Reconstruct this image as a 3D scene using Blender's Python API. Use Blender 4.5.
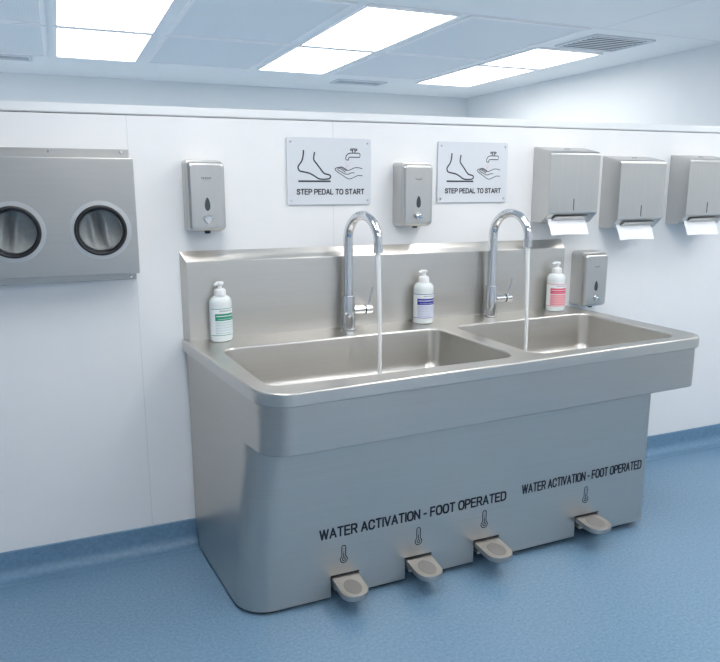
import bpy, bmesh, math, random
from mathutils import Vector, Matrix
random.seed(4)
for o in list(bpy.data.objects):
    bpy.data.objects.remove(o)
S = bpy.context.scene
COL = S.collection
PI = math.pi

# ------------------------------------------------------------------ camera
F_PX = 698.68
R0 = (0.920415307, -0.390941707, -0.000493884)     # right
R1 = (-0.0794406069, -0.185794079, -0.979372120)   # down
R2 = (0.382785648, 0.901468326, -0.202064360)      # forward
cam = bpy.data.cameras.new('camera')
cam_o = bpy.data.objects.new('camera', cam)
COL.objects.link(cam_o)
cam.sensor_fit = 'HORIZONTAL'
cam.sensor_width = 36.0
cam.lens = F_PX / 720.0 * 36.0
cam.clip_start = 0.05
m = Matrix(((R0[0], -R1[0], -R2[0], -0.45028),
            (R0[1], -R1[1], -R2[1], -2.92574),
            (R0[2], -R1[2], -R2[2], 1.55),
            (0, 0, 0, 1)))
cam_o.matrix_world = m
S.camera = cam_o

# ------------------------------------------------------------------ world, exposure
w = bpy.data.worlds.new('world')
S.world = w
w.use_nodes = True
w.node_tree.nodes['Background'].inputs[0].default_value = (0.90, 0.96, 1.0, 1)
w.node_tree.nodes['Background'].inputs[1].default_value = 3.8
S.view_settings.view_transform = 'Standard'
S.view_settings.look = 'None'
S.view_settings.gamma = 1.0
S.view_settings.use_curve_mapping = False
S.view_settings.exposure = 0.0
LIGHT_STRENGTH = 8.2
LIGHT_COLOR = (1.0, 0.98, 0.955)
S.cycles.max_bounces = 10
S.cycles.diffuse_bounces = 6
S.cycles.glossy_bounces = 5
S.cycles.sample_clamp_indirect = 6.0

# ------------------------------------------------------------------ materials
def mat(name, color, rough=0.5, metal=0.0, spec=0.5):
    mt = bpy.data.materials.new(name)
    mt.use_nodes = True
    b = mt.node_tree.nodes['Principled BSDF']
    b.inputs['Base Color'].default_value = (*color, 1)
    b.inputs['Roughness'].default_value = rough
    b.inputs['Metallic'].default_value = metal
    b.inputs['Specular IOR Level'].default_value = spec
    return mt

def nodes(mt):
    nt = mt.node_tree
    return nt, nt.nodes, nt.links, nt.nodes['Principled BSDF']

def brushed(name, color, r0, r1, stretch, bump=0.02, scale=1.0, aniso=0.0):
    """brushed sheet metal: fine streaks run along the axis whose stretch is small"""
    mt = mat(name, color, r0, 1.0)
    nt, N, L, b = nodes(mt)
    tc = N.new('ShaderNodeTexCoord')
    mp = N.new('ShaderNodeMapping')
    mp.inputs['Scale'].default_value = stretch
    L.new(tc.outputs['Object'], mp.inputs[0])
    nz = N.new('ShaderNodeTexNoise')
    nz.inputs['Scale'].default_value = scale
    nz.inputs['Detail'].default_value = 4
    nz.inputs['Roughness'].default_value = 0.6
    L.new(mp.outputs[0], nz.inputs[0])
    mr = N.new('ShaderNodeMapRange')
    mr.inputs[3].default_value = r0
    mr.inputs[4].default_value = r1
    L.new(nz.outputs[0], mr.inputs[0])
    L.new(mr.outputs[0], b.inputs['Roughness'])
    rp = N.new('ShaderNodeValToRGB')
    rp.color_ramp.elements[0].color = (*[c * 0.975 for c in color], 1)
    rp.color_ramp.elements[1].color = (*[min(1, c * 1.02) for c in color], 1)
    rp.color_ramp.elements[0].position = 0.3
    rp.color_ramp.elements[1].position = 0.7
    L.new(nz.outputs[0], rp.inputs[0])
    L.new(rp.outputs[0], b.inputs['Base Color'])
    bp = N.new('ShaderNodeBump')
    bp.inputs['Strength'].default_value = bump
    bp.inputs['Distance'].default_value = 0.002
    L.new(nz.outputs[0], bp.inputs['Height'])
    L.new(bp.outputs[0], b.inputs['Normal'])
    if aniso:
        tg = N.new('ShaderNodeTangent')
        tg.direction_type = 'RADIAL'
        tg.axis = 'Z'
        L.new(tg.outputs[0], b.inputs['Tangent'])
        b.inputs['Anisotropic'].default_value = aniso
        b.inputs['Anisotropic Rotation'].default_value = 0.25
    return mt

def mottled(name, c0, c1, scale, rough, bump=0.0, spec=0.5, detail=5):
    mt = mat(name, c0, rough, 0, spec)
    nt, N, L, b = nodes(mt)
    tc = N.new('ShaderNodeTexCoord')
    nz = N.new('ShaderNodeTexNoise')
    nz.inputs['Scale'].default_value = scale
    nz.inputs['Detail'].default_value = detail
    nz.inputs['Roughness'].default_value = 0.65
    L.new(tc.outputs['Object'], nz.inputs[0])
    rp = N.new('ShaderNodeValToRGB')
    rp.color_ramp.elements[0].color = (*c0, 1)
    rp.color_ramp.elements[1].color = (*c1, 1)
    rp.color_ramp.elements[0].position = 0.32
    rp.color_ramp.elements[1].position = 0.68
    L.new(nz.outputs[0], rp.inputs[0])
    L.new(rp.outputs[0], b.inputs['Base Color'])
    if bump:
        bp = N.new('ShaderNodeBump')
        bp.inputs['Strength'].default_value = bump
        bp.inputs['Distance'].default_value = 0.002
        L.new(nz.outputs[0], bp.inputs['Height'])
        L.new(bp.outputs[0], b.inputs['Normal'])
    return mt

M = {}
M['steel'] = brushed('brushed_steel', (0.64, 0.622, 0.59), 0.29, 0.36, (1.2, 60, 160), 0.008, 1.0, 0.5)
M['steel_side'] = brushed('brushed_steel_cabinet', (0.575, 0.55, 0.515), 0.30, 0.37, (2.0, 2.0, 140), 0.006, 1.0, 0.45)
M['steel_case'] = brushed('brushed_steel_case', (0.59, 0.588, 0.575), 0.34, 0.38, (120, 40, 4), 0.003)
M['steel_plate'] = brushed('brushed_steel_plate', (0.52, 0.52, 0.51), 0.33, 0.38, (3, 40, 160), 0.008)
M['pale_steel'] = mat('polished_port_steel', (0.62, 0.63, 0.635), 0.38, 1.0)
M['cast'] = brushed('satin_pedal_metal', (0.47, 0.46, 0.445), 0.34, 0.46, (60, 60, 60), 0.05)
M['chrome'] = mat('chrome', (0.72, 0.73, 0.75), 0.06, 1.0)
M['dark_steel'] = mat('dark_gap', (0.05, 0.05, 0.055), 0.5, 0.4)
M['pad'] = mottled('pedal_tread', (0.20, 0.195, 0.19), (0.30, 0.29, 0.28), 900, 0.6, 0.4)
M['wall'] = mottled('wall_panel_white', (0.855, 0.865, 0.88), (0.88, 0.89, 0.90), 3.0, 0.38, 0.0, 0.4)
M['upper_wall'] = mottled('painted_wall_pale', (0.74, 0.76, 0.77), (0.76, 0.78, 0.79), 2.0, 0.6)
M['cap'] = mat('wall_cap_white', (0.84, 0.86, 0.88), 0.35)
M['seam'] = mat('panel_seam', (0.74, 0.76, 0.785), 0.45)
M['ceiling'] = mottled('ceiling_paint', (0.92, 0.92, 0.91), (0.935, 0.935, 0.925), 2.0, 0.6)
M['grid'] = mat('ceiling_grid_white', (0.92, 0.91, 0.91), 0.45)
M['floor'] = mottled('blue_vinyl', (0.135, 0.25, 0.38), (0.215, 0.345, 0.48), 90.0, 0.25, 0.0, 0.5, 8)
M['skirt'] = mottled('blue_vinyl_cove', (0.12, 0.235, 0.36), (0.18, 0.31, 0.45), 70.0, 0.45, 0.0, 0.5, 8)
M['ink'] = mat('black_ink', (0.018, 0.022, 0.035), 0.5)
M['grey_ink'] = mat('grey_etched_mark', (0.22, 0.24, 0.24), 0.5, 0.3)
M['sign'] = mat('pale_sign_panel', (0.70, 0.735, 0.78), 0.35)
M['rubber'] = mat('black_rubber', (0.012, 0.014, 0.018), 0.45)
M['window'] = mat('dark_viewing_window', (0.06, 0.075, 0.085), 0.12)
M['fabric'] = mottled('grey_sleeve_fabric', (0.28, 0.30, 0.305), (0.34, 0.36, 0.365), 60, 0.7, 0.1)
M['paper'] = mat('white_paper', (0.90, 0.91, 0.93), 0.8)
M['pump'] = mat('white_pump_plastic', (0.88, 0.89, 0.90), 0.35)
M['bottle'] = mat('milky_bottle_plastic', (0.78, 0.83, 0.84), 0.25)
M['bottle'].node_tree.nodes['Principled BSDF'].inputs['Subsurface Weight'].default_value = 0.15
M['bottle'].node_tree.nodes['Principled BSDF'].inputs['Subsurface Radius'].default_value = (0.02, 0.02, 0.02)
M['label'] = mat('white_label', (0.84, 0.87, 0.89), 0.45)
M['green'] = mat('green_print', (0.02, 0.30, 0.20), 0.45)
M['blue'] = mat('blue_print', (0.035, 0.04, 0.36), 0.45)
M['red'] = mat('red_print', (0.72, 0.10, 0.17), 0.45)
M['pink'] = mat('pink_print', (0.84, 0.42, 0.46), 0.45)
M['lilac'] = mat('lilac_print', (0.62, 0.66, 0.80), 0.45)
M['mint'] = mat('mint_print', (0.70, 0.80, 0.82), 0.45)
M['print_grey'] = mat('grey_print', (0.48, 0.51, 0.55), 0.5)
M['vent'] = mat('grey_vent_metal', (0.72, 0.75, 0.78), 0.45)
M['vent_dark'] = mat('vent_duct_dark', (0.10, 0.12, 0.15), 0.8)
M['foot'] = mat('foot_metal', (0.45, 0.45, 0.45), 0.4, 1.0)

# perforated grey ceiling tile
tm = mat('perforated_ceiling_tile', (0.40, 0.47, 0.53), 0.6)
nt, N, L, b = nodes(tm)
tc = N.new('ShaderNodeTexCoord')
vo = N.new('ShaderNodeTexVoronoi')
vo.inputs['Scale'].default_value = 55
vo.inputs['Randomness'].default_value = 0.0
L.new(tc.outputs['Object'], vo.inputs['Vector'])
rp = N.new('ShaderNodeValToRGB')
rp.color_ramp.elements[0].position = 0.25
rp.color_ramp.elements[1].position = 0.35
rp.color_ramp.elements[0].color = (0.715, 0.735, 0.745, 1)
rp.color_ramp.elements[1].color = (0.815, 0.835, 0.845, 1)
L.new(vo.outputs['Distance'], rp.inputs[0])
L.new(rp.outputs[0], b.inputs['Base Color'])
M['tile'] = tm

# luminous ceiling panel
lm = bpy.data.materials.new('lit_panel_diffuser')
lm.use_nodes = True
nt = lm.node_tree
nt.nodes.remove(nt.nodes['Principled BSDF'])
em = nt.nodes.new('ShaderNodeEmission')
em.inputs[0].default_value = (*LIGHT_COLOR, 1)
em.inputs[1].default_value = LIGHT_STRENGTH
nt.links.new(em.outputs[0], nt.nodes['Material Output'].inputs[0])
M['lit'] = lm

# running water
wm = mat('running_water', (0.93, 0.95, 0.97), 0.12)
nt, N, L, b = nodes(wm)
tr = N.new('ShaderNodeBsdfTransparent')
mx = N.new('ShaderNodeMixShader')
mx.inputs[0].default_value = 0.80
L.new(tr.outputs[0], mx.inputs[1])
L.new(b.outputs[0], mx.inputs[2])
L.new(mx.outputs[0], N['Material Output'].inputs[0])
M['water'] = wm

gm = mat('added_window_glass', (1, 1, 1), 0.02)  # for the pane of the added window
nt, N, L, b = nodes(gm)
tr = N.new('ShaderNodeBsdfTransparent')
mx = N.new('ShaderNodeMixShader')
mx.inputs[0].default_value = 0.06
L.new(tr.outputs[0], mx.inputs[1])
L.new(b.outputs[0], mx.inputs[2])
L.new(mx.outputs[0], N['Material Output'].inputs[0])
M['glass'] = gm

# ------------------------------------------------------------------ helpers
def obj(name, bm, material, parent=None, smooth=35, loc=None):
    bmesh.ops.recalc_face_normals(bm, faces=bm.faces)
    me = bpy.data.meshes.new(name)
    bm.to_mesh(me)
    bm.free()
    me.materials.append(M[material] if isinstance(material, str) else material)
    if smooth:
        me.polygons.foreach_set('use_smooth', [True] * len(me.polygons))
        me.set_sharp_from_angle(angle=math.radians(smooth))
    o = bpy.data.objects.new(name, me)
    COL.objects.link(o)
    if smooth and smooth < 100:
        wn = o.modifiers.new('weighted_normals', 'WEIGHTED_NORMAL')
        wn.keep_sharp = True
    if parent:
        o.parent = parent
    if loc:
        o.location = loc
    return o

def tag(o, label, cat, group=None, kind=None):
    o['label'] = label
    o['category'] = cat
    if group:
        o['group'] = group
    if kind:
        o['kind'] = kind
    return o

def thing(name, label, cat, loc=(0, 0, 0), group=None):
    o = bpy.data.objects.new(name, None)
    o.empty_display_size = 0.05
    COL.objects.link(o)
    o.location = loc
    return tag(o, label, cat, group)

def struct(name, bm, material, label, cat, smooth=35):
    o = obj(name, bm, material, None, smooth)
    return tag(o, label, cat, kind='structure')

def dup(root, loc, label):
    r = root.copy()
    COL.objects.link(r)
    r.location = loc
    r['label'] = label
    for ch in list(root.children):
        c = ch.copy()
        COL.objects.link(c)
        c.parent = r
        for g in list(ch.children):
            d = g.copy()
            COL.objects.link(d)
            d.parent = c
    return r

def NB():
    return bmesh.new()

def box(bm, x0, x1, y0, y1, z0, z1, bev=0.0, seg=2):
    t = bmesh.new()
    bmesh.ops.create_cube(t, size=1)
    for v in t.verts:
        v.co = Vector(((x0 + x1) / 2 + v.co.x * (x1 - x0), (y0 + y1) / 2 + v.co.y * (y1 - y0), (z0 + z1) / 2 + v.co.z * (z1 - z0)))
    if bev:
        bmesh.ops.bevel(t, geom=list(t.edges), offset=bev, segments=seg, profile=0.5, affect='EDGES')
    me = bpy.data.meshes.new('t')
    t.to_mesh(me)
    t.free()
    bm.from_mesh(me)
    bpy.data.meshes.remove(me)
    return bm

def loft(bm, loops, cap0=False, cap1=False, closed=True):
    """bridge loops that have equal numbers of points"""
    V = [[bm.verts.new(p) for p in lp] for lp in loops]
    n = len(V[0])
    for a, c in zip(V[:-1], V[1:]):
        for i in range(n if closed else n - 1):
            j = (i + 1) % n
            bm.faces.new((a[i], a[j], c[j], c[i]))
    if cap0:
        bm.faces.new(V[0])
    if cap1:
        bm.faces.new(list(reversed(V[-1])))
    return V

def lathe(bm, prof, c=(0, 0, 0), n=32, sx=1.0, sy=1.0, cap0=True, cap1=True):
    loops = []
    for r, z in prof:
        loops.append([(c[0] + sx * r * math.cos(2 * PI * i / n), c[1] + sy * r * math.sin(2 * PI * i / n), c[2] + z) for i in range(n)])
    return loft(bm, loops, cap0, cap1)

def cyl(bm, p0, p1, r0, r1=None, n=24, bev=0.0):
    """cylinder between two points"""
    r1 = r0 if r1 is None else r1
    p0, p1 = Vector(p0), Vector(p1)
    d = p1 - p0
    ln = d.length
    q = d.to_track_quat('Z', 'Y')
    prof = [(r0 - bev, 0), (r0, bev), (r1, ln - bev), (r1 - bev, ln)] if bev else [(r0, 0), (r1, ln)]
    loops = []
    for r, z in prof:
        loops.append([p0 + q @ Vector((r * math.cos(2 * PI * i / n), r * math.sin(2 * PI * i / n), z)) for i in range(n)])
    loft(bm, loops, True, True)

def tube(bm, pts, r, n=16, cap=True):
    pts = [Vector(p) for p in pts]
    rs = r if isinstance(r, (list, tuple)) else [r] * len(pts)
    T = []
    for i in range(len(pts)):
        a = pts[max(0, i - 1)]
        c = pts[min(len(pts) - 1, i + 1)]
        T.append((c - a).normalized())
    up = Vector((1, 0, 0)) if abs(T[0].x) < 0.8 else Vector((0, 1, 0))
    u = (up - T[0] * up.dot(T[0])).normalized()
    loops = []
    for i, p in enumerate(pts):
        u = (u - T[i] * u.dot(T[i])).normalized()
        v = T[i].cross(u)
        loops.append([p + (u * math.cos(2 * PI * k / n) + v * math.sin(2 * PI * k / n)) * rs[i] for k in range(n)])
    loft(bm, loops, cap, cap)

def catmull(P, k=6):
    out = []
    for i in range(len(P) - 1):
        p0 = P[max(0, i - 1)]
        p1 = P[i]
        p2 = P[i + 1]
        p3 = P[min(len(P) - 1, i + 2)]
        for s in range(k):
            t = s / k
            out.append(tuple(0.5 * ((2 * p1[d]) + (-p0[d] + p2[d]) * t + (2 * p0[d] - 5 * p1[d] + 4 * p2[d] - p3[d]) * t * t
                                    + (-p0[d] + 3 * p1[d] - 3 * p2[d] + p3[d]) * t ** 3) for d in range(len(p1))))
    out.append(tuple(P[-1]))
    return out

def rpoly(corners, radii, inset=0.0, n=8):
    """rounded polygon, counter-clockwise corners; inset moves the edges inwards"""
    P = [Vector(c) for c in corners]
    k = len(P)
    lines = []
    for i in range(k):
        a, c = P[i], P[(i + 1) % k]
        d = (c - a).normalized()
        nrm = Vector((-d.y, d.x))
        lines.append((a + nrm * inset, d))
    Q = []
    for i in range(k):
        (a, d), (c, e) = lines[i - 1], lines[i]
        den = d.x * e.y - d.y * e.x
        t = ((c.x - a.x) * e.y - (c.y - a.y) * e.x) / den
        Q.append(a + d * t)
    out = []
    for i in range(k):
        p, pr, nx = Q[i], Q[i - 1], Q[(i + 1) % k]
        r = max(0.0015, radii[i] - inset)
        d1 = (pr - p).normalized()
        d2 = (nx - p).normalized()
        ang = d1.angle(d2)
        t = r / math.tan(ang / 2)
        cen = p + (d1 + d2).normalized() * (r / math.sin(ang / 2))
        a0 = p + d1 * t - cen
        a1 = p + d2 * t - cen
        th0 = math.atan2(a0.y, a0.x)
        th1 = math.atan2(a1.y, a1.x)
        while th1 < th0:
            th1 += 2 * PI
        if th1 - th0 > PI:
            th1 -= 2 * PI
        for s in range(n + 1):
            th = th0 + (th1 - th0) * s / n
            out.append((cen.x + r * math.cos(th), cen.y + r * math.sin(th)))
    return out

GLYPH = {
    'A': (.60, [[(0, 0), (.3, 1), (.6, 0)], [(.1, .32), (.5, .32)]]),
    'C': (.57, [[(.56, .72), (.53, .87), (.44, .97), (.3, 1), (.14, .97), (.04, .85), (0, .66), (0, .34), (.04, .15), (.14, .03), (.3, 0), (.44, .03), (.53, .13), (.56, .29)]]),
    'D': (.57, [[(0, 0), (0, 1), (.28, 1), (.44, .96), (.54, .84), (.57, .66), (.57, .34), (.54, .16), (.44, .04), (.28, 0), (0, 0)]]),
    'E': (.50, [[(.5, 0), (0, 0), (0, 1), (.49, 1)], [(0, .52), (.45, .52)]]),
    'F': (.47, [[(0, 0), (0, 1), (.47, 1)], [(0, .5), (.42, .5)]]),
    'I': (.0, [[(0, 0), (0, 1)]]),
    'L': (.46, [[(0, 1), (0, 0), (.46, 0)]]),
    'N': (.55, [[(0, 0), (0, 1), (.55, 0), (.55, 1)]]),
    'O': (.60, [[(.3, 1), (.14, .97), (.04, .85), (0, .66), (0, .34), (.04, .15), (.14, .03), (.3, 0), (.46, .03), (.56, .15), (.6, .34), (.6, .66), (.56, .85), (.46, .97), (.3, 1)]]),
    'P': (.53, [[(0, 0), (0, 1), (.32, 1), (.46, .95), (.53, .84), (.53, .62), (.46, .51), (.32, .46), (0, .46)]]),
    'R': (.55, [[(0, 0), (0, 1), (.32, 1), (.46, .95), (.53, .84), (.53, .64), (.46, .53), (.32, .48), (0, .48)], [(.3, .48), (.55, 0)]]),
    'S': (.51, [[(.49, .76), (.46, .90), (.37, .98), (.25, 1), (.11, .97), (.03, .86), (.03, .72), (.1, .61), (.25, .53), (.41, .44), (.5, .33), (.5, .17), (.42, .05), (.27, 0), (.12, .03), (.03, .11), (0, .26)]]),
    'T': (.54, [[(0, 1), (.54, 1)], [(.27, 1), (.27, 0)]]),
    'V': (.58, [[(0, 1), (.29, 0), (.58, 1)]]),
    'W': (.84, [[(0, 1), (.21, 0), (.42, 1), (.63, 0), (.84, 1)]]),
    '-': (.26, [[(0, .42), (.26, .42)]]),
}
def text_bm(body, x0, width, zbase, cap_h, y, slope=0.0, weight=0.15, gap=0.22):
    """lettering facing -y; baseline starts at (x0, zbase) and rises by slope"""
    lay, x = [], 0.0
    for ch in body:
        if ch == ' ':
            x += .32
            continue
        gw, strokes = GLYPH[ch]
        lay.append((x, strokes))
        x += gw + gap
    k = (width - weight * cap_h) / (x - gap)
    hh = cap_h * (1 - weight)
    wd = weight * cap_h
    bm = bmesh.new()
    for gx, strokes in lay:
        for st in strokes:
            for a, c in zip(st[:-1], st[1:]):
                p = Vector(((gx + a[0]) * k + wd / 2, a[1] * hh + wd / 2))
                q = Vector(((gx + c[0]) * k + wd / 2, c[1] * hh + wd / 2))
                d = (q - p).normalized()
                n = Vector((-d.y, d.x)) * wd / 2
                p -= d * wd * .36
                q += d * wd * .36
                ring = [p + n, p - n, q - n, q + n]
                loft(bm, [[(x0 + v.x, yy, zbase + v.y + slope * v.x) for v in ring] for yy in (y, y - .0006)], True, True)
    return bm

def stroke(bm, pts, wd, y, closed=False, smooth=True):
    """drawn line on a plane facing -y"""
    P = [tuple(p) for p in pts]
    if closed:
        P = P + [P[0]]
    if smooth and len(P) > 2:
        P = catmull(P, 5)
    n0 = len(bm.verts)
    tube(bm, [(p[0], 0, p[1]) for p in P], wd / 2, 6)
    bm.verts.ensure_lookup_table()
    for v in bm.verts[n0:]:
        v.co.y = y + v.co.y * 0.25

# ------------------------------------------------------------------ room shell
XL, XR, YF, YB, HC = -3.4, 4.2, -4.9, 4.7, 2.6
bm = NB(); box(bm, XL - .1, XR + .1, YF - .1, YB + .1, -0.1, 0)
struct('floor', bm, 'floor', 'mottled blue vinyl floor', 'floor', 0)
bm = NB(); box(bm, XL - .1, XR + .1, YF - .1, YB + .1, HC, HC + .1)
struct('ceiling', bm, 'ceiling', 'pale painted ceiling with panel lights', 'ceiling', 0)
for nm, a, lab in (('wall_back', (XL, XR, YB, YB + .1), 'pale far wall above and behind the low partition'),
                   ('wall_right', (XR, XR + .1, YF, YB), 'pale side wall on the right beyond the partition'),
                   ('wall_front', (XL, XR, YF - .1, YF), 'white wall behind the viewpoint')):
    bm = NB(); box(bm, *a, 0, HC)
    struct(nm, bm, 'wall' if nm in ('wall_front', 'wall_left') else 'upper_wall', lab, 'wall', 0)
# left side wall; its unseen window is added to brighten the far ceiling
WY0, WY1, WZ0, WZ1 = 1.0, 4.0, 0.95, 2.25
bm = NB()
for a in ((YF, WY0, 0, HC), (WY1, YB, 0, HC), (WY0, WY1, 0, WZ0), (WY0, WY1, WZ1, HC)):
    box(bm, XL - .1, XL, *a)
struct('wall_left', bm, 'wall', 'white side wall out of frame on the left', 'wall', 0)
bm = NB()
for a in ((WY0, WY0 + .05, WZ0, WZ1), (WY1 - .05, WY1, WZ0, WZ1), (WY0, WY1, WZ0, WZ0 + .05), (WY0, WY1, WZ1 - .05, WZ1), (2.475, 2.525, WZ0, WZ1)):
    box(bm, XL - .08, XL - .03, *a)
wf = struct('added_window_1', bm, 'grid', 'white framed window added for daylight, out of frame on the left', 'window', 0)
bm = NB(); box(bm, XL - .058, XL - .052, WY0 + .05, WY1 - .05, WZ0 + .05, WZ1 - .05)
obj('pane', bm, 'glass', wf, 0)
pl = bpy.data.lights.new('added_window_portal', 'AREA')
pl.shape = 'RECTANGLE'; pl.size = WY1 - WY0; pl.size_y = WZ1 - WZ0
pl.cycles.is_portal = True
po = bpy.data.objects.new('added_window_portal', pl)
COL.objects.link(po)
po.matrix_world = Matrix(((0, 0, -1, XL - .02), (1, 0, 0, (WY0 + WY1) / 2), (0, -1, 0, (WZ0 + WZ1) / 2), (0, 0, 0, 1)))
# low partition the fixtures hang on; its top rises very slightly to the right
def ztop(x):
    return 1.821 + 0.0062 * x
def ramp_box(bm, x0, x1, y0, y1, zb, zt):
    P = [[(x0, y0, zb(x0)), (x1, y0, zb(x1)), (x1, y1, zb(x1)), (x0, y1, zb(x0))],
         [(x0, y0, zt(x0)), (x1, y0, zt(x1)), (x1, y1, zt(x1)), (x0, y1, zt(x0))]]
    loft(bm, P, True, True)
bm = NB(); ramp_box(bm, XL, XR, 0, 0.12, lambda x: 0, ztop)
struct('wall_partition', bm, 'wall', 'white panelled partition wall behind the sink', 'wall', 0)
bm = NB(); ramp_box(bm, XL, XR, -0.004, 0.124, lambda x: ztop(x) + .003, lambda x: ztop(x) + .038)
bmesh.ops.bevel(bm, geom=list(bm.edges), offset=0.004, segments=2, affect='EDGES')
struct('trim_1', bm, 'cap', 'white capping rail along the top of the partition', 'trim')
for i, x in enumerate((-0.185, 0.665)):
    bm = NB(); box(bm, x - .0015, x + .0015, -0.0006, 0.001, 0.115, ztop(x))
    struct('trim_%d' % (i + 2), bm, 'seam', 'thin vertical joint between white wall panels', 'trim', 0)
bm = NB(); box(bm, XR - .0006, XR + .001, 1.486, 1.490, 1.85, HC)
struct('trim_4', bm, 'seam', 'thin vertical joint in the right side wall', 'trim', 0)
# coved vinyl skirting
prof = [(0.0, 0.113), (-0.004, 0.1125), (-0.006, 0.110)]
for k in range(9):
    a = PI + (PI / 2) * k / 8
    prof.append((-0.006 - 0.045 + 0.045 * math.cos(a - PI), 0.046 + 0.045 * math.sin(a) * 1.0))
prof.append((-0.075, 0.0006))
prof.append((0.0, 0.0006))
bm = NB()
loft(bm, [[(x, p[0], p[1]) for p in prof] for x in (XL, XR)], True, True)
struct('baseboard_back', bm, 'skirt', 'blue vinyl coved skirting along the partition', 'skirting')

# ------------------------------------------------------------------ ceiling
LX = ((-0.365, 0.241), (1.322, 1.932), (3.04, 3.645))
LY = ((1.13, 2.362), (2.445, 3.585))
def light(x0, x1, y0, y1, label):
    t = thing('ceiling_light', label, 'ceiling light', ((x0 + x1) / 2, (y0 + y1) / 2, HC), 'lit ceiling panels')
    hx, hy = (x1 - x0) / 2, (y1 - y0) / 2
    bm = NB()
    for a in ((-hx - .022, -hx, -hy - .022, hy + .022), (hx, hx + .022, -hy - .022, hy + .022), (-hx, hx, -hy - .038, -hy), (-hx, hx, hy, hy + .038)):
        box(bm, *a, -0.012, -0.0002, 0.002, 1)
    obj('frame', bm, 'grid', t)
    bm = NB(); box(bm, -hx, hx, -hy, hy, -0.006, -0.0004)
    obj('diffuser', bm, 'lit', t, 0)
    return t
cname = ('left', 'middle', 'right')
for i, (a, c) in enumerate(LX):
    light(a, c, *(LY[1] if i < 2 else (2.645, 3.78)), ('small bright far panel of the leftmost ceiling light pair', 'bright far panel of the middle ceiling light pair', 'bright far panel of the rightmost ceiling light pair, next to the middle grey tile')[i])
    light(a, c, *(LY[0] if i < 2 else (1.80, 2.555)), ('large bright near panel of the leftmost ceiling light pair', 'large bright near panel of the middle ceiling light pair', 'bright near panel of the right ceiling light pair beside the square vent')[i])
for i, (a, c) in enumerate(LX):  # unseen panels added to light the viewer's side of the room
    for j, (p, q) in enumerate(((-1.75, -0.55), (-3.9, -2.7))):
        light(a, c, p, q, 'added light panel on the ceiling %s the viewpoint, %s row, out of frame' % (('in front of', 'behind')[j], cname[i]))
TX = ((-1.40, -0.465), (0.362, 1.222), (2.04, 2.93))
k = 5
for (a, c) in TX:
    for (p, q) in LY:
        bm = NB(); box(bm, a, c, p, q, HC - .004, HC - .0003)
        o = struct('ceiling_tile', bm, 'tile', 'grey perforated ceiling tile between the light panels', 'ceiling tile', 0)
        bm = NB()
        for e in ((a - .03, a, p - .03, q + .03), (c, c + .03, p - .03, q + .03), (a, c, p - .03, p), (a, c, q, q + .03)):
            box(bm, *e, HC - .010, HC - .0003, .002, 1)
        struct('trim_%d' % k, bm, 'grid', 'white edging strip round a grey ceiling tile', 'trim'); k += 1
bm = NB(); box(bm, 3.023, 3.029, YF, 1.08, HC - .0012, HC - .0002)
struct('trim_%d' % k, bm, 'seam', 'fine joint in the plain ceiling', 'trim', 0); k += 1
bm = NB(); box(bm, XL, XR, 1.075, 1.080, HC - .0012, HC - .0002)
struct('trim_%d' % k, bm, 'seam', 'fine joint in the plain ceiling in front of the lights', 'trim', 0)

def vent(x0, x1, y0, y1, n, label, along='x'):
    t = thing('ceiling_vent', label, 'vent', ((x0 + x1) / 2, (y0 + y1) / 2, HC), 'ceiling air vents')
    hx, hy = (x1 - x0) / 2, (y1 - y0) / 2
    bm = NB()
    f = .022
    for a in ((-hx, -hx + f, -hy, hy), (hx - f, hx, -hy, hy), (-hx + f, hx - f, -hy, -hy + f), (-hx + f, hx - f, hy - f, hy)):
        box(bm, *a, -0.014, -0.0002, 0.003, 1)
    obj('frame', bm, 'vent', t)
    bm = NB(); box(bm, -hx + f, hx - f, -hy + f, hy - f, -0.004, -0.0004)
    obj('duct_plate', bm, 'vent_dark', t, 0)
    for i in range(n):
        y = -hy + f + (i + .5) * (2 * hy - 2 * f) / n
        bm = NB()
        d = (2 * hy - 2 * f) / n * .21
        box(bm, -hx + f, hx - f, y - d, y + d, -.0135, -.0118)
        obj('slat', bm, 'vent', t, 0)
vent(3.11, 3.66, 1.22, 1.68, 8, 'square slatted grey ceiling vent beside the rightmost light panels')
vent(2.20, 2.74, 3.86, 4.12, 4, 'narrow slatted ceiling vent behind the middle light pair')
vent(-1.15, -0.56, 3.66, 3.90, 4, 'narrow slatted ceiling vent at the far left corner of the photo')

# ------------------------------------------------------------------ sink
def zt(x, y):
    return 0.926 + 0.007 * x + 0.060 * y
sink = thing('hand_wash_trough', 'long brushed stainless steel two-basin hand-wash sink on a steel cabinet', 'sink', (0.98, -0.40, 0))
def sobj(name, bm, mt, parent=None, smooth=35):
    if parent is None:
        bmesh.ops.translate(bm, verts=bm.verts, vec=(-0.98, 0.40, 0))
        return obj(name, bm, mt, sink, smooth)
    bmesh.ops.translate(bm, verts=bm.verts, vec=(-0.98, 0.40, 0))
    return obj(name, bm, mt, parent, smooth)
RIM = [(-0.021, -0.004), (0.116, -0.797), (2.172, -0.727), (1.972, -0.004)]
RIMR = [0.006, 0.125, 0.06, 0.006]
B1 = [(0.102, -0.200), (0.160, -0.700), (1.185, -0.690), (1.080, -0.197)]
B2 = [(1.174, -0.190), (1.266, -0.690), (2.052, -0.680), (1.935, -0.182)]
BR = [0.055, 0.06, 0.06, 0.055]
def top_loop(poly, rad, inset, dz, n=8):
    return [(x, y, zt(x, y) + dz) for x, y in rpoly(poly, rad, inset, n)]
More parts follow.
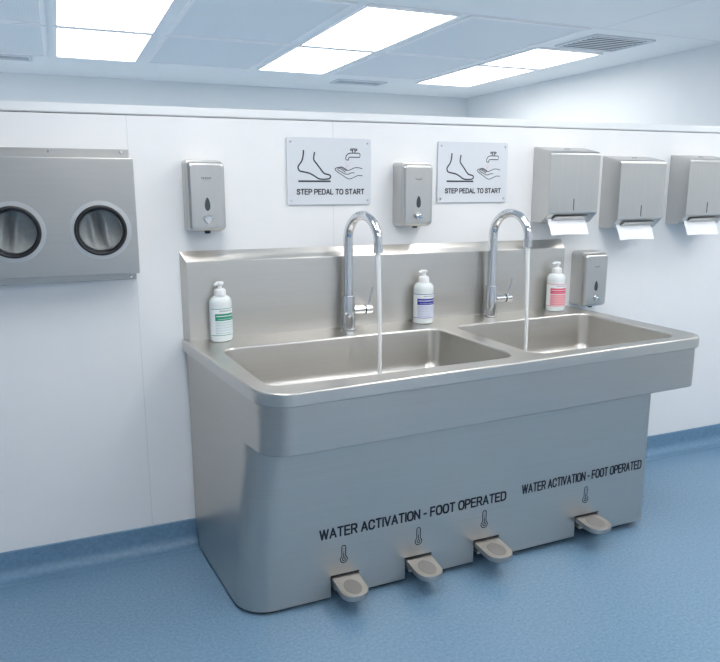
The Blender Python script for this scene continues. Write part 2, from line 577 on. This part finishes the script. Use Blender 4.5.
# worktop with the two openings
bm = NB()
outer = [bm.verts.new(p) for p in top_loop(RIM, RIMR, 0.007, 0)]
in1 = [bm.verts.new(p) for p in top_loop(B1, BR, -0.008, 0)]
in2 = [bm.verts.new(p) for p in top_loop(B2, BR, -0.008, 0)]
ed = []
for lp in (outer, in1, in2):
    for i in range(len(lp)):
        ed.append(bm.edges.new((lp[i], lp[(i + 1) % len(lp)])))
bmesh.ops.triangle_fill(bm, use_beauty=True, use_dissolve=False, edges=ed)
def chain(first, loops):
    prev = first
    for lp in loops:
        cur = [bm.verts.new(p) for p in lp]
        for i in range(len(cur)):
            j = (i + 1) % len(cur)
            bm.faces.new((prev[i], prev[j], cur[j], cur[i]))
        prev = cur
    return prev
last = chain(outer, [top_loop(RIM, RIMR, .004, -.0009), top_loop(RIM, RIMR, .0015, -.003), top_loop(RIM, RIMR, 0, -.007),
                     top_loop(RIM, RIMR, 0, -.046), top_loop(RIM, RIMR, .003, -.049), top_loop(RIM, RIMR, .02, -.049)])
sobj('worktop', bm, 'steel')
def basin(poly, name):
    global bm
    bm = NB()
    D = 0.20
    f = [bm.verts.new(p) for p in top_loop(poly, BR, -0.008, 0)]
    seq = [top_loop(poly, BR, -.005, -.0008), top_loop(poly, BR, -.002, -.003), top_loop(poly, BR, 0, -.008)]
    r = .055
    seq.append(top_loop(poly, BR, .010, -(D - r)))
    for kk in range(1, 7):
        a = PI / 2 * kk / 6
        seq.append(top_loop(poly, [0.075] * 4, .010 + r * (1 - math.cos(a)), -(D - r) - r * math.sin(a)))
    lastl = chain(f, seq)
    cx = sum(v.co.x for v in lastl) / len(lastl); cy = sum(v.co.y for v in lastl) / len(lastl)
    zc = zt(cx, cy) - D - .008
    n = len(lastl)
    ring = [bm.verts.new((cx + .045 * (v.co.x - cx) / math.hypot(v.co.x - cx, v.co.y - cy), cy + .045 * (v.co.y - cy) / math.hypot(v.co.x - cx, v.co.y - cy), zc)) for v in lastl]
    for i in range(n):
        j = (i + 1) % n
        bm.faces.new((lastl[i], lastl[j], ring[j], ring[i]))
    bm.faces.new(ring)
    o = sobj(name, bm, 'steel')
    b2 = NB()
    lathe(b2, [(.040, .0005), (.042, .003), (.030, .003), (.028, .001)], (cx, cy, zc), 28)
    sobj('drain', b2, 'chrome', o)
    return (cx, cy, zc)
basin(B1, 'basin')
basin(B2, 'basin')
# apron below the rim
bm = NB()
def apr(inset, z, dz=None):
    return [(x, y, (zt(x, y) + dz) if dz is not None else z(x)) for x, y in rpoly(RIM, RIMR, inset, 8)]
za = lambda x: 0.652 + 0.007 * x
loft(bm, [apr(.013, None, -.047), apr(.013, lambda x: za(x) + .003), apr(.016, za), apr(.05, za)])
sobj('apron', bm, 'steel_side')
# cabinet below; open notches in the front for the pedals
YFR = -0.668
BT = [(-0.0035, -0.006), (0.111, YFR), (1.945, YFR), (1.935, -0.006)]
BB = [(-0.002, -0.080), (0.054, YFR), (1.948, YFR), (1.935, -0.080)]
BRAD = [0.004, 0.13, 0.035, 0.004]
zb = lambda x: 0.013 + 0.010 * x
bt = [(x, y, 0.72) for x, y in rpoly(BT, BRAD, 0, 10)]
# the cabinet's rear bottom edge clears the coved skirting
bb = [(x, y, zb(x)) for x, y in rpoly(BB, BRAD, 0, 10)]
bm = NB()
vt = [bm.verts.new(p) for p in bt]
vb = [bm.verts.new(p) for p in bb]
n = len(vt)
mid = [bm.verts.new((a[0] * .5 + c[0] * .5, (-0.006 if a[1] > -.03 else a[1]), 0.125 if a[1] > -.03 else a[2] * .5 + c[2] * .5)) for a, c in zip(bt, bb)]
skip = 2 * 11 - 1          # the straight front run between the two front corner arcs
for lo, hi in ((vb, mid), (mid, vt)):
    for i in range(n):
        if i == skip:
            continue
        j = (i + 1) % n
        bm.faces.new((lo[i], lo[j], hi[j], hi[i]))
a, c = bb[skip], bb[skip + 1]
PED = ((0.388, 0.503, 0.103), (0.702, 0.819, 0.108), (1.018, 1.140, 0.117), (1.540, 1.668, 0.123))
path = [a]
for x0, x1, zz in PED:
    path += [(x0, YFR, zb(x0)), (x0, YFR, zz), (x1, YFR, zz), (x1, YFR, zb(x1))]
path.append(c)
front = [vb[skip]] + [bm.verts.new(p) for p in path[1:-1]] + [vb[skip + 1], mid[skip + 1], vt[skip + 1], vt[skip], mid[skip]]
bm.faces.new(front)
nv = front[1:-5]
for q in range(0, len(nv), 4):
    g = nv[q:q + 4]
    g2 = [bm.verts.new(v.co + Vector((0, .03, 0))) for v in g]
    for s in range(3):
        bm.faces.new((g[s], g[s + 1], g2[s + 1], g2[s]))
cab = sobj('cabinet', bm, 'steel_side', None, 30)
for x, y in ((0.16, -0.60), (1.86, -0.60), (0.10, -0.14), (1.86, -0.14)):
    bm = NB()
    lathe(bm, [(.022, 0), (.022, .006), (.012, .008), (.012, .05)], (x, y, 0.0004), 20)
    sobj('levelling_foot', bm, 'foot')
# upstand
bm = NB()
x0, x1 = -0.012, 1.915
prof = [(-0.0015, 0.90), (-0.0015, 1.292), (-0.004, 1.2925), (-0.033, 1.2535), (-0.036, 1.247), (-0.036, 0.90)]
loops = []
for x, ins, tp in ((x0, .0025, 1), (x0 + .003, 0, 1), (x1 - .003, 0, 0), (x1, .003, 0)):
    loops.append([(x + (.022 * max(0, (-p[0] - .004) / .032) if tp else 0), p[0], p[1] - (0.006 * (x / 1.9) if p[1] > 1.2 else 0) - (ins if p[1] > 1.2 else 0)) for p in prof])
loft(bm, loops, True, True)
sobj('backsplash', bm, 'steel')
# pedals
for i, (x0, x1, zz) in enumerate(PED):
    xm, hw = (x0 + x1) / 2, (x1 - x0) / 2 - .003
    ztp = zz - .001
    tip = (-0.806, -0.804, -0.808, -0.790)[i]
    fall = .014
    def outline(ins):
        pts = [(xm + hw - ins, -0.60)]
        cy = tip + hw
        for s in range(17):
            a = -PI * s / 16
            ca, sa = math.cos(a), math.sin(a)
            pts.append((xm + (hw - ins) * math.copysign(abs(ca) ** .82, ca), cy - (hw - ins) * abs(sa) ** .82))
        pts.append((xm - hw + ins, -0.60))
        return pts
    def zp(y):
        return ztp - fall * min(1, max(0, (-0.60 - y) / .21))
    bm = NB()
    loft(bm, [[(x, y, zp(y) - .024) for x, y in outline(.004)], [(x, y, zp(y) - .020) for x, y in outline(0)],
              [(x, y, zp(y) - .004) for x, y in outline(0)], [(x, y, zp(y) - .001) for x, y in outline(.0015)],
              [(x, y, zp(y)) for x, y in outline(.004)]], True, True)
    p = sobj('foot_pedal', bm, 'cast')
    bm = NB()
    cy = tip + hw * .98 - .006
    for ins, dz in ((0, .0002), (0, .0010), (.003, .0016)):
        pass
    loops = []
    for ins, dz in ((0, .0002), (.001, .0012)):
        loops.append([(xm + (hw * .60 - ins) * math.cos(2 * PI * s / 28), cy + .012 + (min(hw * .86, .046) - ins) * math.sin(2 * PI * s / 28),
                       zp(cy + .012 + (min(hw * .86, .046) - ins) * math.sin(2 * PI * s / 28)) + dz) for s in range(28)])
    loft(bm, loops, False, True)
    sobj('tread_pad', bm, 'pad', p)
    bm = NB()
    box(bm, xm - hw + .004, xm - hw + .03, -0.69, -0.60, ztp - .05, ztp - .036, .002, 1)
    sobj('pivot_bracket', bm, 'cast', p)
    bm = NB(); box(bm, x0 + .001, x1 - .001, -0.60, -0.595, zb(x0) + .002, zz - .001)  # dark sheet stands in for the shaded cabinet interior
    sobj('notch_shade_sheet', bm, 'dark_steel', p, 0)
    bm = NB(); box(bm, x0 - .001, x1 + .001, YFR - .0012, YFR + .01, zz - .0035, zz + .0025)  # black strip painted as the shadow line where the pedal enters its slot
    sobj('slot_shade_strip', bm, 'rubber', p, 0)
# lettering and thermometer symbols printed on the cabinet front
sobj('lettering', text_bm('WATER ACTIVATION - FOOT OPERATED', 0.343, 0.827, 0.2585, 0.043, YFR - .0003, 0.0135, 0.17), 'ink', cab, 0)
sobj('lettering', text_bm('WATER ACTIVATION - FOOT OPERATED', 1.247, 0.655, 0.281, 0.043, YFR - .0003, 0.0150, 0.145), 'ink', cab, 0)
for xm, z0, z1 in ((0.441, 0.150, 0.221), (0.760, 0.156, 0.229), (1.066, 0.167, 0.243), (1.590, 0.181, 0.256)):
    bm = NB()
    y = YFR - .0003
    h = z1 - z0
    rb, rt = h * .20, h * .11
    pts = []
    zc = z0 + rb
    for s in range(15):
        a = math.radians(122 + (418 - 122) * s / 14)
        pts.append((xm + rb * math.cos(a), zc + rb * math.sin(a)))
    for s in range(9):
        a = PI * s / 8
        pts.append((xm + rt * math.cos(a), z1 - rt + rt * math.sin(a)))
    stroke(bm, pts, .0042, y, True, False)
    stroke(bm, [(xm + rb * .42 * math.cos(2 * PI * s / 12), zc + rb * .42 * math.sin(2 * PI * s / 12)) for s in range(12)], .004, y, True, False)
    stroke(bm, [(xm, zc + rb * .6), (xm, z1 - h * .42)], .004, y)
    for q in range(3):
        stroke(bm, [(xm - .003, z1 - h * (.18 + .09 * q)), (xm + .003, z1 - h * (.18 + .09 * q))], .002, y)
    sobj('thermometer_symbol', bm, 'ink', cab, 0)

# ------------------------------------------------------------------ taps and water
def make_tap(x, y, label):
    zd = zt(x, y)
    t = thing('mixer_tap', label, 'tap', (x, y, zd), 'gooseneck mixer taps')
    bm = NB()
    lathe(bm, [(.031, 0), (.0315, .003), (.030, .006), (.030, .150), (.0285, .153), (.0225, .1545)], (0, 0, 0), 32)
    obj('body', bm, 'chrome', t)
    dx, dy = 0.050, -0.205
    R = math.hypot(dx, dy) / 2
    ux, uy = dx / (2 * R), dy / (2 * R)
    zc = 1.326 - zd
    pts = [(0, 0, .145), (0, 0, .22), (0, 0, .31)]
    for s in range(25):
        a = PI * s / 24
        pts.append((ux * R * (1 - math.cos(a)), uy * R * (1 - math.cos(a)), zc + R * math.sin(a)))
    pts.append((dx, dy, zc - .02))
    rr = [.0215] * 3 + [.0215 - .0030 * s / 24 for s in range(25)] + [.0185]
    bm = NB(); tube(bm, pts, rr, 24)
    obj('gooseneck_spout', bm, 'chrome', t)
    bm = NB(); cyl(bm, (dx, dy, zc - .008), (dx, dy, zc - .044), .0205, .0205, 24, .0015)
    obj('aerator', bm, 'chrome', t)
    bm = NB(); cyl(bm, (.024, 0, .086), (.112, -.004, .086), .0195, .0195, 24, .002)
    h = obj('handle_barrel', bm, 'chrome', t)
    bm = NB(); cyl(bm, (.076, -.002, .086), (.082, -.002, .086), .0203, .0203, 24)
    obj('barrel_ring', bm, 'rubber', h)
    bm = NB(); tube(bm, [(.095, -.004, .100), (.103, -.007, .135), (.112, -.012, .186)], [.0045, .0042, .0036], 12)
    obj('lever', bm, 'chrome', t)
    return t
make_tap(0.700, -0.085, 'tall chrome gooseneck mixer tap over the left basin')
t2 = make_tap(1.447, -0.085, 'tall chrome gooseneck mixer tap over the right basin')
def stream(x, y, zb_, label):
    bm = NB()
    pts, rr = [], []
    for s in range(15):
        q = s / 14
        pts.append((x + .004 * math.sin(q * 3), y - .022 * q, 1.285 + (zb_ - 1.285) * q))
        rr.append(.0108 - .0025 * min(1, q * 2.2) + .0006 * math.sin(q * 22))
    tube(bm, pts, rr, 14)
    o = obj('water_stream', bm, 'water')
    tag(o, label, 'water', 'water running from the taps')
stream(0.750, -0.290, 0.705, 'thin white stream of water falling into the left basin')
stream(1.497, -0.290, 0.710, 'thin white stream of water falling into the right basin')

# ------------------------------------------------------------------ pump bottles
def bottle(x, y, rot, main, tint, label, style):
    z = zt(x, y - .034) + .0006
    t = thing('pump_bottle', label, 'bottle', (x, y, z), 'pump bottles on the sink ledge')
    t.rotation_euler = (0, 0, rot)
    sx, sy = 1.0, (0.74 if style == 0 else 0.93)
    bm = NB()
    prof = [(.036, 0), (.043, .002), (.0475, .008), (.0475, .160), (.0470, .167), (.0440, .176), (.0380, .184), (.030, .189), (.021, .1915), (.020, .198)]
    lathe(bm, prof, (0, 0, 0), 40, sx, sy)
    obj('bottle_body', bm, 'bottle', t, 40)
    def wrap(a0, a1, z0, z1, off, n=26):
        b_ = NB()
        loops = []
        for zz in (z0, z1):
            loops.append([((.0475 * sx + off) * math.cos(a0 + (a1 - a0) * i / n), (.0475 * sy + off) * math.sin(a0 + (a1 - a0) * i / n), zz) for i in range(n + 1)])
        loft(b_, loops, False, False, False)
        return b_
    A0, A1 = math.radians(-165 if style == 0 else -185), math.radians(-8)
    lb = obj('label', wrap(A0, A1, .026, .142, .0004), 'label', t)
    for z0 in (.028, .138):
        obj('label_line', wrap(A0, A1, z0, z0 + .0025, .0007), main, lb)
    B0, B1_ = math.radians(-148 if style else -135), math.radians(-8 if style else -22)
    obj('colour_band', wrap(B0, B1_, .090, .119, .0008), main, lb)
    obj('tinted_field', wrap(B0, B1_, .032, .087, .0006), tint, lb)
    # blurred rows of small print
    def words(zc, h, aa, ab, mt, off, seed, mn=3, mx=8):
        rr = random.Random(seed)
        b_ = NB()
        a = aa
        while a < ab:
            d = math.radians(rr.uniform(mn, mx))
            if a + d > ab:
                break
            me = bpy.data.meshes.new('t')
            q = wrap(a, a + d, zc - h / 2, zc + h / 2, off, 3)
            q.to_mesh(me); q.free(); b_.from_mesh(me); bpy.data.meshes.remove(me)
            a += d + math.radians(1.8)
        return b_
    b_ = words(.130, .007, math.radians(-112), math.radians(-40), None, .0008, 1 + style, 6, 10)
    obj('maker_mark', b_, 'print_grey', lb, 0)
    b_ = words(.109, .0042, B0 + .14, B1_ - .12, None, .0011, 5 + style)
    obj('white_print', b_, 'label', lb, 0)
    b_ = words(.0965, .0018, B0 + .3, B1_ - .25, None, .0011, 9 + style, 2, 5)
    obj('white_print', b_, 'label', lb, 0)
    for q in range(5):
        b_ = words(.082 - q * .011, .0022, B0 + .06, B1_ - .15 - .1 * (q % 2), None, .0009, 20 + q + style, 2, 6)
        obj('small_print', b_, 'print_grey' if style < 2 else 'red', lb, 0)
    bm = NB()
    lathe(bm, [(.023, .190), (.0245, .192), (.0245, .209), (.0225, .215), (.017, .219), (.0095, .220), (.0085, .232)], (0, 0, 0), 28)
    pc = obj('pump_collar', bm, 'pump', t)
    bm = NB()
    lathe(bm, [(.0085, .228), (.0125, .234), (.0165, .239), (.0165, .244), (.0145, .247), (.006, .2478)], (0, 0, 0), 24)
    tube(bm, [(0, 0, .2405), (-.015, -.006, .241), (-.023, -.009, .2395), (-.027, -.0105, .236)], [.0072, .0066, .0058, .0050], 12)
    obj('pump_head', bm, 'pump', t)
bottle(0.133, -0.0745, 0.15, 'green', 'mint', 'white pump bottle with a green label band at the left end of the ledge', 0)
bottle(1.078, -0.0825, -0.08, 'blue', 'lilac', 'white pump bottle with a dark blue label band between the taps', 1)
bottle(1.836, -0.0825, -0.22, 'red', 'pink', 'white pump bottle with a red and pink label at the right end of the ledge', 2)

# ------------------------------------------------------------------ soap dispensers
def rr_xz(x0, x1, z0, z1, r, y, n=6):
    return [(p[0], y, p[1]) for p in rpoly([(x0, z0), (x1, z0), (x1, z1), (x0, z1)], [r] * 4, 0, n)]
def soap(x0, z0, label, style, wd=0.150, ht=0.284, dp=0.112):
    t = thing('soap_dispenser', label, 'soap dispenser', (x0 + wd / 2, 0, z0), 'soap dispensers on the wall')
    h = wd / 2
    bm = NB()
    drop = .010
    d1 = dp * (.62 if style == 0 else .80)
    loft(bm, [rr_xz(-h, h, 0, ht, .018, -.0005), rr_xz(-h, h, 0.001, ht - drop * .5, .018, -d1 + .003), rr_xz(-h + .003, h - .003, .004, ht - drop * .6 - .003, .016, -d1)], True, True)
    obj('housing', bm, 'steel_case', t, 40)
    bm = NB()
    i0 = .002
    L_ = [rr_xz(-h + i0, h - i0, .004, ht - drop * .6 - .003, .016, -d1)]
    for kk in range(6):
        a = PI / 2 * kk / 5
        e = .014
        ins = i0 + e * (1 - math.cos(a))
        L_.append(rr_xz(-h + ins, h - ins, .004 + ins, ht - drop - ins, max(.004, .018 - ins * .6), -dp + e - e * math.sin(a)))
    loft(bm, L_, False, True)
    c = obj('cover', bm, 'steel_case', t, 40)
    yf = -dp
    bm = NB()
    zc = ht * .385
    P = []
    for s in range(28):
        a = 2 * PI * s / 28
        wv = .0105 * (1 - .28 * math.sin(a))
        P.append((wv * math.cos(a), .026 * math.sin(a)))
    loft(bm, [[(p[0], yf + .0005, zc + p[1]) for p in P], [(p[0], yf - .0012, zc + p[1]) for p in P]], False, True)
    obj('viewing_window', bm, 'window', c)
    bm = NB()
    zc = ht * (.175 if style == 0 else .165)
    if style == 0:
        P = [(-.017, .011), (-.006, .015), (.008, .015), (.017, .011), (.016, -.004), (.008, -.014), (0, -.018), (-.008, -.014), (-.016, -.004)]
        P = [q[:2] for q in catmull(P + [P[0]], 4)][:-1]
        loft(bm, [[(p[0], yf + .0005, zc + p[1]) for p in P], [(p[0], yf - .006, zc + p[1]) for p in P], [(p[0] * .8, yf - .009, zc + p[1] * .8) for p in P]], False, True)
    else:
        cyl(bm, (0, yf + .001, zc), (0, yf - .008, zc), .016, .015, 24, .001)
        cyl(bm, (-.002, yf - .006, zc), (-.004, yf - .022, zc - .003), .009, .011, 20, .0015)
        tube(bm, [(-.016, yf - .014, zc + .004), (0, yf - .017, zc), (.014, yf - .014, zc - .006)], [.006, .007, .005], 10)
    obj('push_button', bm, 'chrome', c)
    bm = NB()
    zc = ht * .74
    rr = random.Random(3 + style)
    if style == 0:
        x = -.020
        while x < .018:
            d = rr.uniform(.004, .007)
            box(bm, x, x + d, yf - .0006, yf + .0002, zc - .003, zc + .003)
            x += d + .0015
        box(bm, -.014, .012, yf - .0006, yf + .0002, zc - .0075, zc - .006)
    else:
        stroke(bm, [(-.017, zc + .004), (-.010, zc - .003), (.002, zc - .004), (.018, zc - .001)], .003, yf)
        stroke(bm, [(-.008, zc + .001), (.0, zc + .0), (.014, zc + .003)], .0018, yf)
    obj('maker_mark', bm, 'grey_ink', c, 0)
    bm = NB()
    cyl(bm, (.004, -dp * .62, .004), (.004, -dp * .62, -.008), .013, .011, 20, .001)
    obj('outlet', bm, 'dark_steel', t)
    return t
soap(0.016, 1.374, 'brushed steel soap dispenser above the left end of the sink', 0)
soap(0.954, 1.375, 'brushed steel soap dispenser on the wall between the two step pedal signs', 1)
soap(1.992, 0.940, 'low brushed steel soap dispenser beside the right end of the sink', 1)

# ------------------------------------------------------------------ towel dispensers
def towel_box(x0, zlow, label, wd=0.302, ht=0.366, dp=0.134):
    t = thing('towel_dispenser', label, 'towel dispenser', (x0 + wd / 2, 0, zlow), 'paper towel dispensers on the wall')
    h = wd / 2
    # profile from the wall over the top, down the front and round the chamfer
    P = [(-.0005, 0.0), (-.0005, ht), (-.012, ht - .001)]
    P += [(-dp + .022, ht - .022)]
    for kk in range(1, 7):
        a = PI / 2 * kk / 6
        P.append((-dp + .020 - .020 * math.sin(a), ht - .043 + .020 * math.cos(a)))
    P += [(-dp, .052), (-dp + .003, .044), (-.082, .0)]
    bm = NB()
    loops = []
    for x, ins in ((-h, .005), (-h + .0015, .002), (-h + .005, 0), (h - .005, 0), (h - .0015, .002), (h, .005)):
        loops.append([(x, min(-.0005, p[0] + ins) if p[0] < -.01 else p[0], p[1] - (ins if p[1] > ht * .6 else -ins * .3)) for p in P])
    loft(bm, loops, True, True)
    c = obj('case', bm, 'steel_case', t, 30)
    bm = NB()
    loft(bm, [[(-h + .05, -dp * .965, .033), (h - .05, -dp * .965, .033), (h - .04, -.086, .0035), (-h + .04, -.086, .0035)],
              [(-h + .05, -dp * .965 - .004, .031), (h - .05, -dp * .965 - .004, .031), (h - .04, -.090, .0005), (-h + .04, -.090, .0005)]], True, True)
    obj('outlet_tray', bm, 'steel_plate', c)
    bm = NB()
    box(bm, .0 - .0035, .0035, -dp - .0008, -dp + .002, .060, .117, .0015, 1)
    obj('lock_slot', bm, 'dark_steel', c)
    bm = NB()
    for x in (-.012, .0, .012):
        cyl(bm, (x, -.060, ht - .0115), (x, -.061, ht - .0085), .004, .004, 10)
    obj('rivet', bm, 'grey_ink', c)
    # sheet of paper pulled out
    q = thing('paper_towel', label.replace('brushed steel paper towel dispenser', 'white paper towel hanging from the dispenser'), 'paper towel', (x0 + wd / 2 - .016, -.10, zlow), 'paper towels in the dispensers')
    bm = NB()
    wv = h - .036
    n = 16
    pr = [(-.004, .020), (-.010, .004), (-.022, -.020), (-.034, -.058)]
    loops = []
    for off in (0, .0008):
        for (y, z) in (pr if off == 0 else pr[::-1]):
            loops.append([(-wv + 2 * wv * i / n + .006 * (.02 - z) / .07 * 1.0, y + off + .0006 * math.sin(i * .5) * (.02 - z) / .07, z + .0022 * math.sin(i * .22) * (.02 - z) / .07) for i in range(n + 1)])
    loft(bm, loops + [loops[0]], False, False, False)
    obj('sheet', bm, 'paper', q, 60)
    return t
towel_box(1.722, 1.376, 'brushed steel paper towel dispenser, highest and nearest the sink')
towel_box(2.156, 1.340, 'brushed steel paper towel dispenser in the middle of the three')
towel_box(2.620, 1.352, 'brushed steel paper towel dispenser cut off by the right edge')

# ------------------------------------------------------------------ step pedal signs
def sign(x0, x1, z0, z1, label):
    t = thing('instruction_sign', label, 'sign', ((x0 + x1) / 2, 0, z0), 'step pedal signs on the wall')
    W, H = x1 - x0, z1 - z0
    U = lambda u: -W / 2 + u * W
    bm = NB()
    pl = rpoly([(-W / 2, 0), (W / 2, 0), (W / 2, H), (-W / 2, H)], [.010] * 4, 0, 5)
    pi = rpoly([(-W / 2, 0), (W / 2, 0), (W / 2, H), (-W / 2, H)], [.010] * 4, .001, 5)
    loft(bm, [[(p[0], -.003, p[1]) for p in pl], [(p[0], -.0075, p[1]) for p in pl], [(p[0], -.0085, p[1]) for p in pi]], True, True)
    obj('panel', bm, 'sign', t)
    for u, v in ((.045, .93), (.955, .93), (.045, .065), (.955, .065)):
        bm = NB()
        cyl(bm, (U(u), -.0005, v * H), (U(u), -.0112, v * H), .0048, .0042, 16, .0006)
        obj('screw', bm, 'chrome', t)
    y = -.0088
    def px(P):   # drawing measured in a 610 x 490 field whose origin is the panel's top left
        return [(-W / 2 + (a - 45) / 610 * W, H - (b - 45) / 490 * H) for a, b in P]
    bm = NB()
    lw = .0062
    stroke(bm, px([(163, 138), (160, 175), (150, 215), (130, 245), (123, 262), (128, 280), (140, 290), (170, 296), (205, 305), (235, 322), (262, 340), (290, 347), (325, 346), (346, 342), (353, 330), (350, 318), (335, 312), (312, 306), (295, 290), (275, 262), (255, 235), (236, 208), (236, 180), (241, 150)]), lw, y)
    box(bm, *[px([(123, 0)])[0][0], px([(354, 0)])[0][0]], y - .0006, y + .0005, px([(0, 368)])[0][1], px([(0, 356)])[0][1])
    obj('foot_drawing', bm, 'ink', t, 0)
    bm = NB()
    s = .0040
    stroke(bm, px([(486, 205), (486, 192), (492, 185), (505, 183), (570, 183), (572, 160), (566, 153), (500, 153), (484, 158), (470, 172), (466, 190), (467, 203), (486, 205)]), s, y, False, False)
    stroke(bm, px([(516, 152), (518, 142), (512, 136)]), s, y)
    stroke(bm, px([(536, 152), (533, 142), (540, 136)]), s, y)
    for cx in (510, 540):
        stroke(bm, px([(cx + 10 * math.cos(2 * PI * q / 12), 128 + 6 * math.sin(2 * PI * q / 12)) for q in range(12)]), .004, y, True)
    stroke(bm, px([(500, 124), (525, 121), (550, 124)]), .0035, y)
    obj('tap_drawing', bm, 'ink', t, 0)
    bm = NB()
    s = .0036
    stroke(bm, px([(590, 268), (560, 260), (530, 262), (500, 276), (478, 282), (462, 278)]), s, y)
    stroke(bm, px([(530, 298), (505, 300), (485, 308), (462, 308), (440, 296), (418, 284), (404, 272)]), s, y)
    stroke(bm, px([(590, 320), (560, 318), (535, 328), (510, 340), (490, 344), (470, 336), (440, 316), (412, 298), (390, 280), (388, 270), (398, 263), (414, 264), (440, 278), (465, 296)]), s, y)
    stroke(bm, px([(402, 266), (418, 258), (440, 266), (466, 282)]), s, y)
    stroke(bm, px([(420, 259), (436, 256), (456, 266), (474, 278)]), s, y)
    obj('hand_drawing', bm, 'ink', t, 0)
    bm = NB()
    rr = random.Random(8)
    for q in range(16):
        a, b_ = rr.uniform(462, 498), rr.uniform(212, 262)
        p0 = px([(a, b_), (a + 1, b_ + 7)])
        stroke(bm, p0, .0018, y)
    obj('water_drops_drawing', bm, 'pink', t, 0)
    xa, xb = px([(110, 0)])[0][0], px([(604, 0)])[0][0]
    za_, zb_ = px([(0, 461)])[0][1], px([(0, 418)])[0][1]
    obj('lettering', text_bm('STEP PEDAL TO START', xa, xb - xa, za_, zb_ - za_, y + .0002, 0, 0.18), 'ink', t, 0)
sign(0.452, 0.842, 1.474, 1.757, 'larger pale foot and hand instruction sign above the left tap')
sign(1.180, 1.563, 1.477, 1.756, 'pale foot and hand instruction sign above the right tap')

# ------------------------------------------------------------------ glove port box
gb = thing('glove_port_box', 'wide stainless steel wall box with two round glove ports', 'glove box', (-0.60, 0, 1.195))
bm = NB()
GX0, GX1, GD = -1.02, -0.181, 0.12
def bo(a): return [a[0] + .60, a[1] + .60] + list(a[2:4]) + [a[4] - 1.195, a[5] - 1.195]
PC = ((-0.312, 1.391), (-0.608, 1.391), (-0.904, 1.391))
PR = 0.088
# front sheet with round holes, then the sides
sheet = [(GX0 + .60, 1.224 - 1.195), (GX1 + .60, 1.224 - 1.195), (GX1 + .60, 1.655 - 1.195), (GX0 + .60, 1.655 - 1.195)]
ol = [bm.verts.new((p[0], -GD, p[1])) for p in rpoly(sheet, [.003] * 4, .003, 3)]
ed = [bm.edges.new((ol[i], ol[(i + 1) % len(ol)])) for i in range(len(ol))]
hol = []
for cx, cz in PC[:2]:
    lp = [bm.verts.new((cx + .60 + PR * math.cos(2 * PI * i / 48), -GD, cz - 1.195 + PR * math.sin(2 * PI * i / 48))) for i in range(48)]
    hol.append(lp)
    ed += [bm.edges.new((lp[i], lp[(i + 1) % 48])) for i in range(48)]
bmesh.ops.triangle_fill(bm, use_beauty=True, use_dissolve=False, edges=ed)
prev = ol
for ins, y in ((.001, -GD + .001), (0, -GD + .003), (0, -.002)):
    cur = [bm.verts.new((p[0], y, p[1])) for p in rpoly(sheet, [.003] * 4, ins, 3)]
    for i in range(len(cur)):
        j = (i + 1) % len(cur)
        bm.faces.new((prev[i], prev[j], cur[j], cur[i]))
    prev = cur
obj('box_shell', bm, 'steel_plate', gb, 30)
bm = NB(); box(bm, *bo((GX0 - .01, GX1 - .004, -.004, -.0005, 1.187, 1.692)), .0015, 1)
fl = obj('mounting_flange', bm, 'steel_plate', gb)
for x, z in ((-0.212, 1.681), (-0.468, 1.681), (-0.205, 1.199), (-0.80, 1.681)):
    bm = NB(); cyl(bm, (x + .60, -.0035, z - 1.195), (x + .60, -.009, z - 1.195), .007, .005, 14, .001)
    obj('screw', bm, 'chrome', fl)
for pi_, (cx, cz) in enumerate(PC[:2]):
    c = (cx + .60, 0, cz - 1.195)
    def ring(prof, n=56):
        b_ = NB()
        lp = [[(c[0] + r * math.cos(2 * PI * i / n), -GD + y, c[2] + r * math.sin(2 * PI * i / n)) for i in range(n)] for r, y in prof]
        loft(b_, lp + [lp[0]])
        return b_
    p = obj('port_flange', ring([(.109, -.0002), (.1085, -.0022), (.095, -.0028), (.0885, -.0028), (.088, -.0002)]), 'pale_steel', gb, 40)
    obj('gasket_ring', ring([(.0935, -.002), (.0930, -.011), (.0890, -.015), (.0850, -.015), (.0800, -.011), (.0785, -.002), (.0785, .010), (.0935, .010)]), 'rubber', p, 50)
    obj('inner_ring', ring([(.0786, -.006), (.0770, -.007), (.0735, -.001), (.0725, .012), (.0786, .012)]), 'chrome', p, 50)
    # hanging sleeve fabric gathered inside the port
    b_ = NB()
    nr, na = 22, 72
    rows = []
    for i in range(nr + 1):
        r = .0765 * (1 - i / nr)
        row = []
        for k_ in range(na):
            a = 2 * PI * k_ / na
            x, z = r * math.cos(a), r * math.sin(a)
            u, v = x / .0765, z / .0765
            s_ = 1 if pi_ == 0 else -1
            q = u - s_ * (.10 - .32 * v + .10 * math.sin(2.4 * v)) * .9 + .12
            d = .026 + .034 * max(0, 1 - u * u - v * v) ** .8
            d += .034 * math.exp(-(q / .13) ** 2) * max(0, 1 - (u * u + v * v)) ** .5
            d -= .024 * math.exp(-((q - .33) / .17) ** 2) * max(0, 1 - (u * u + v * v)) ** .5
            d -= .020 * math.exp(-((q + .36) / .15) ** 2) * max(0, 1 - (u * u + v * v)) ** .5
            d += .006 * math.sin(5 * u + 3 * v) * (1 - u * u - v * v)
            row.append((c[0] + x, -GD + d, c[2] + z))
        rows.append(row)
    V = loft(b_, rows[:-1])
    ctr = b_.verts.new(rows[-1][0])
    for k_ in range(na):
        b_.faces.new((V[-1][k_], V[-1][(k_ + 1) % na], ctr))
    obj('glove_sleeve', b_, 'fabric', p, 180)
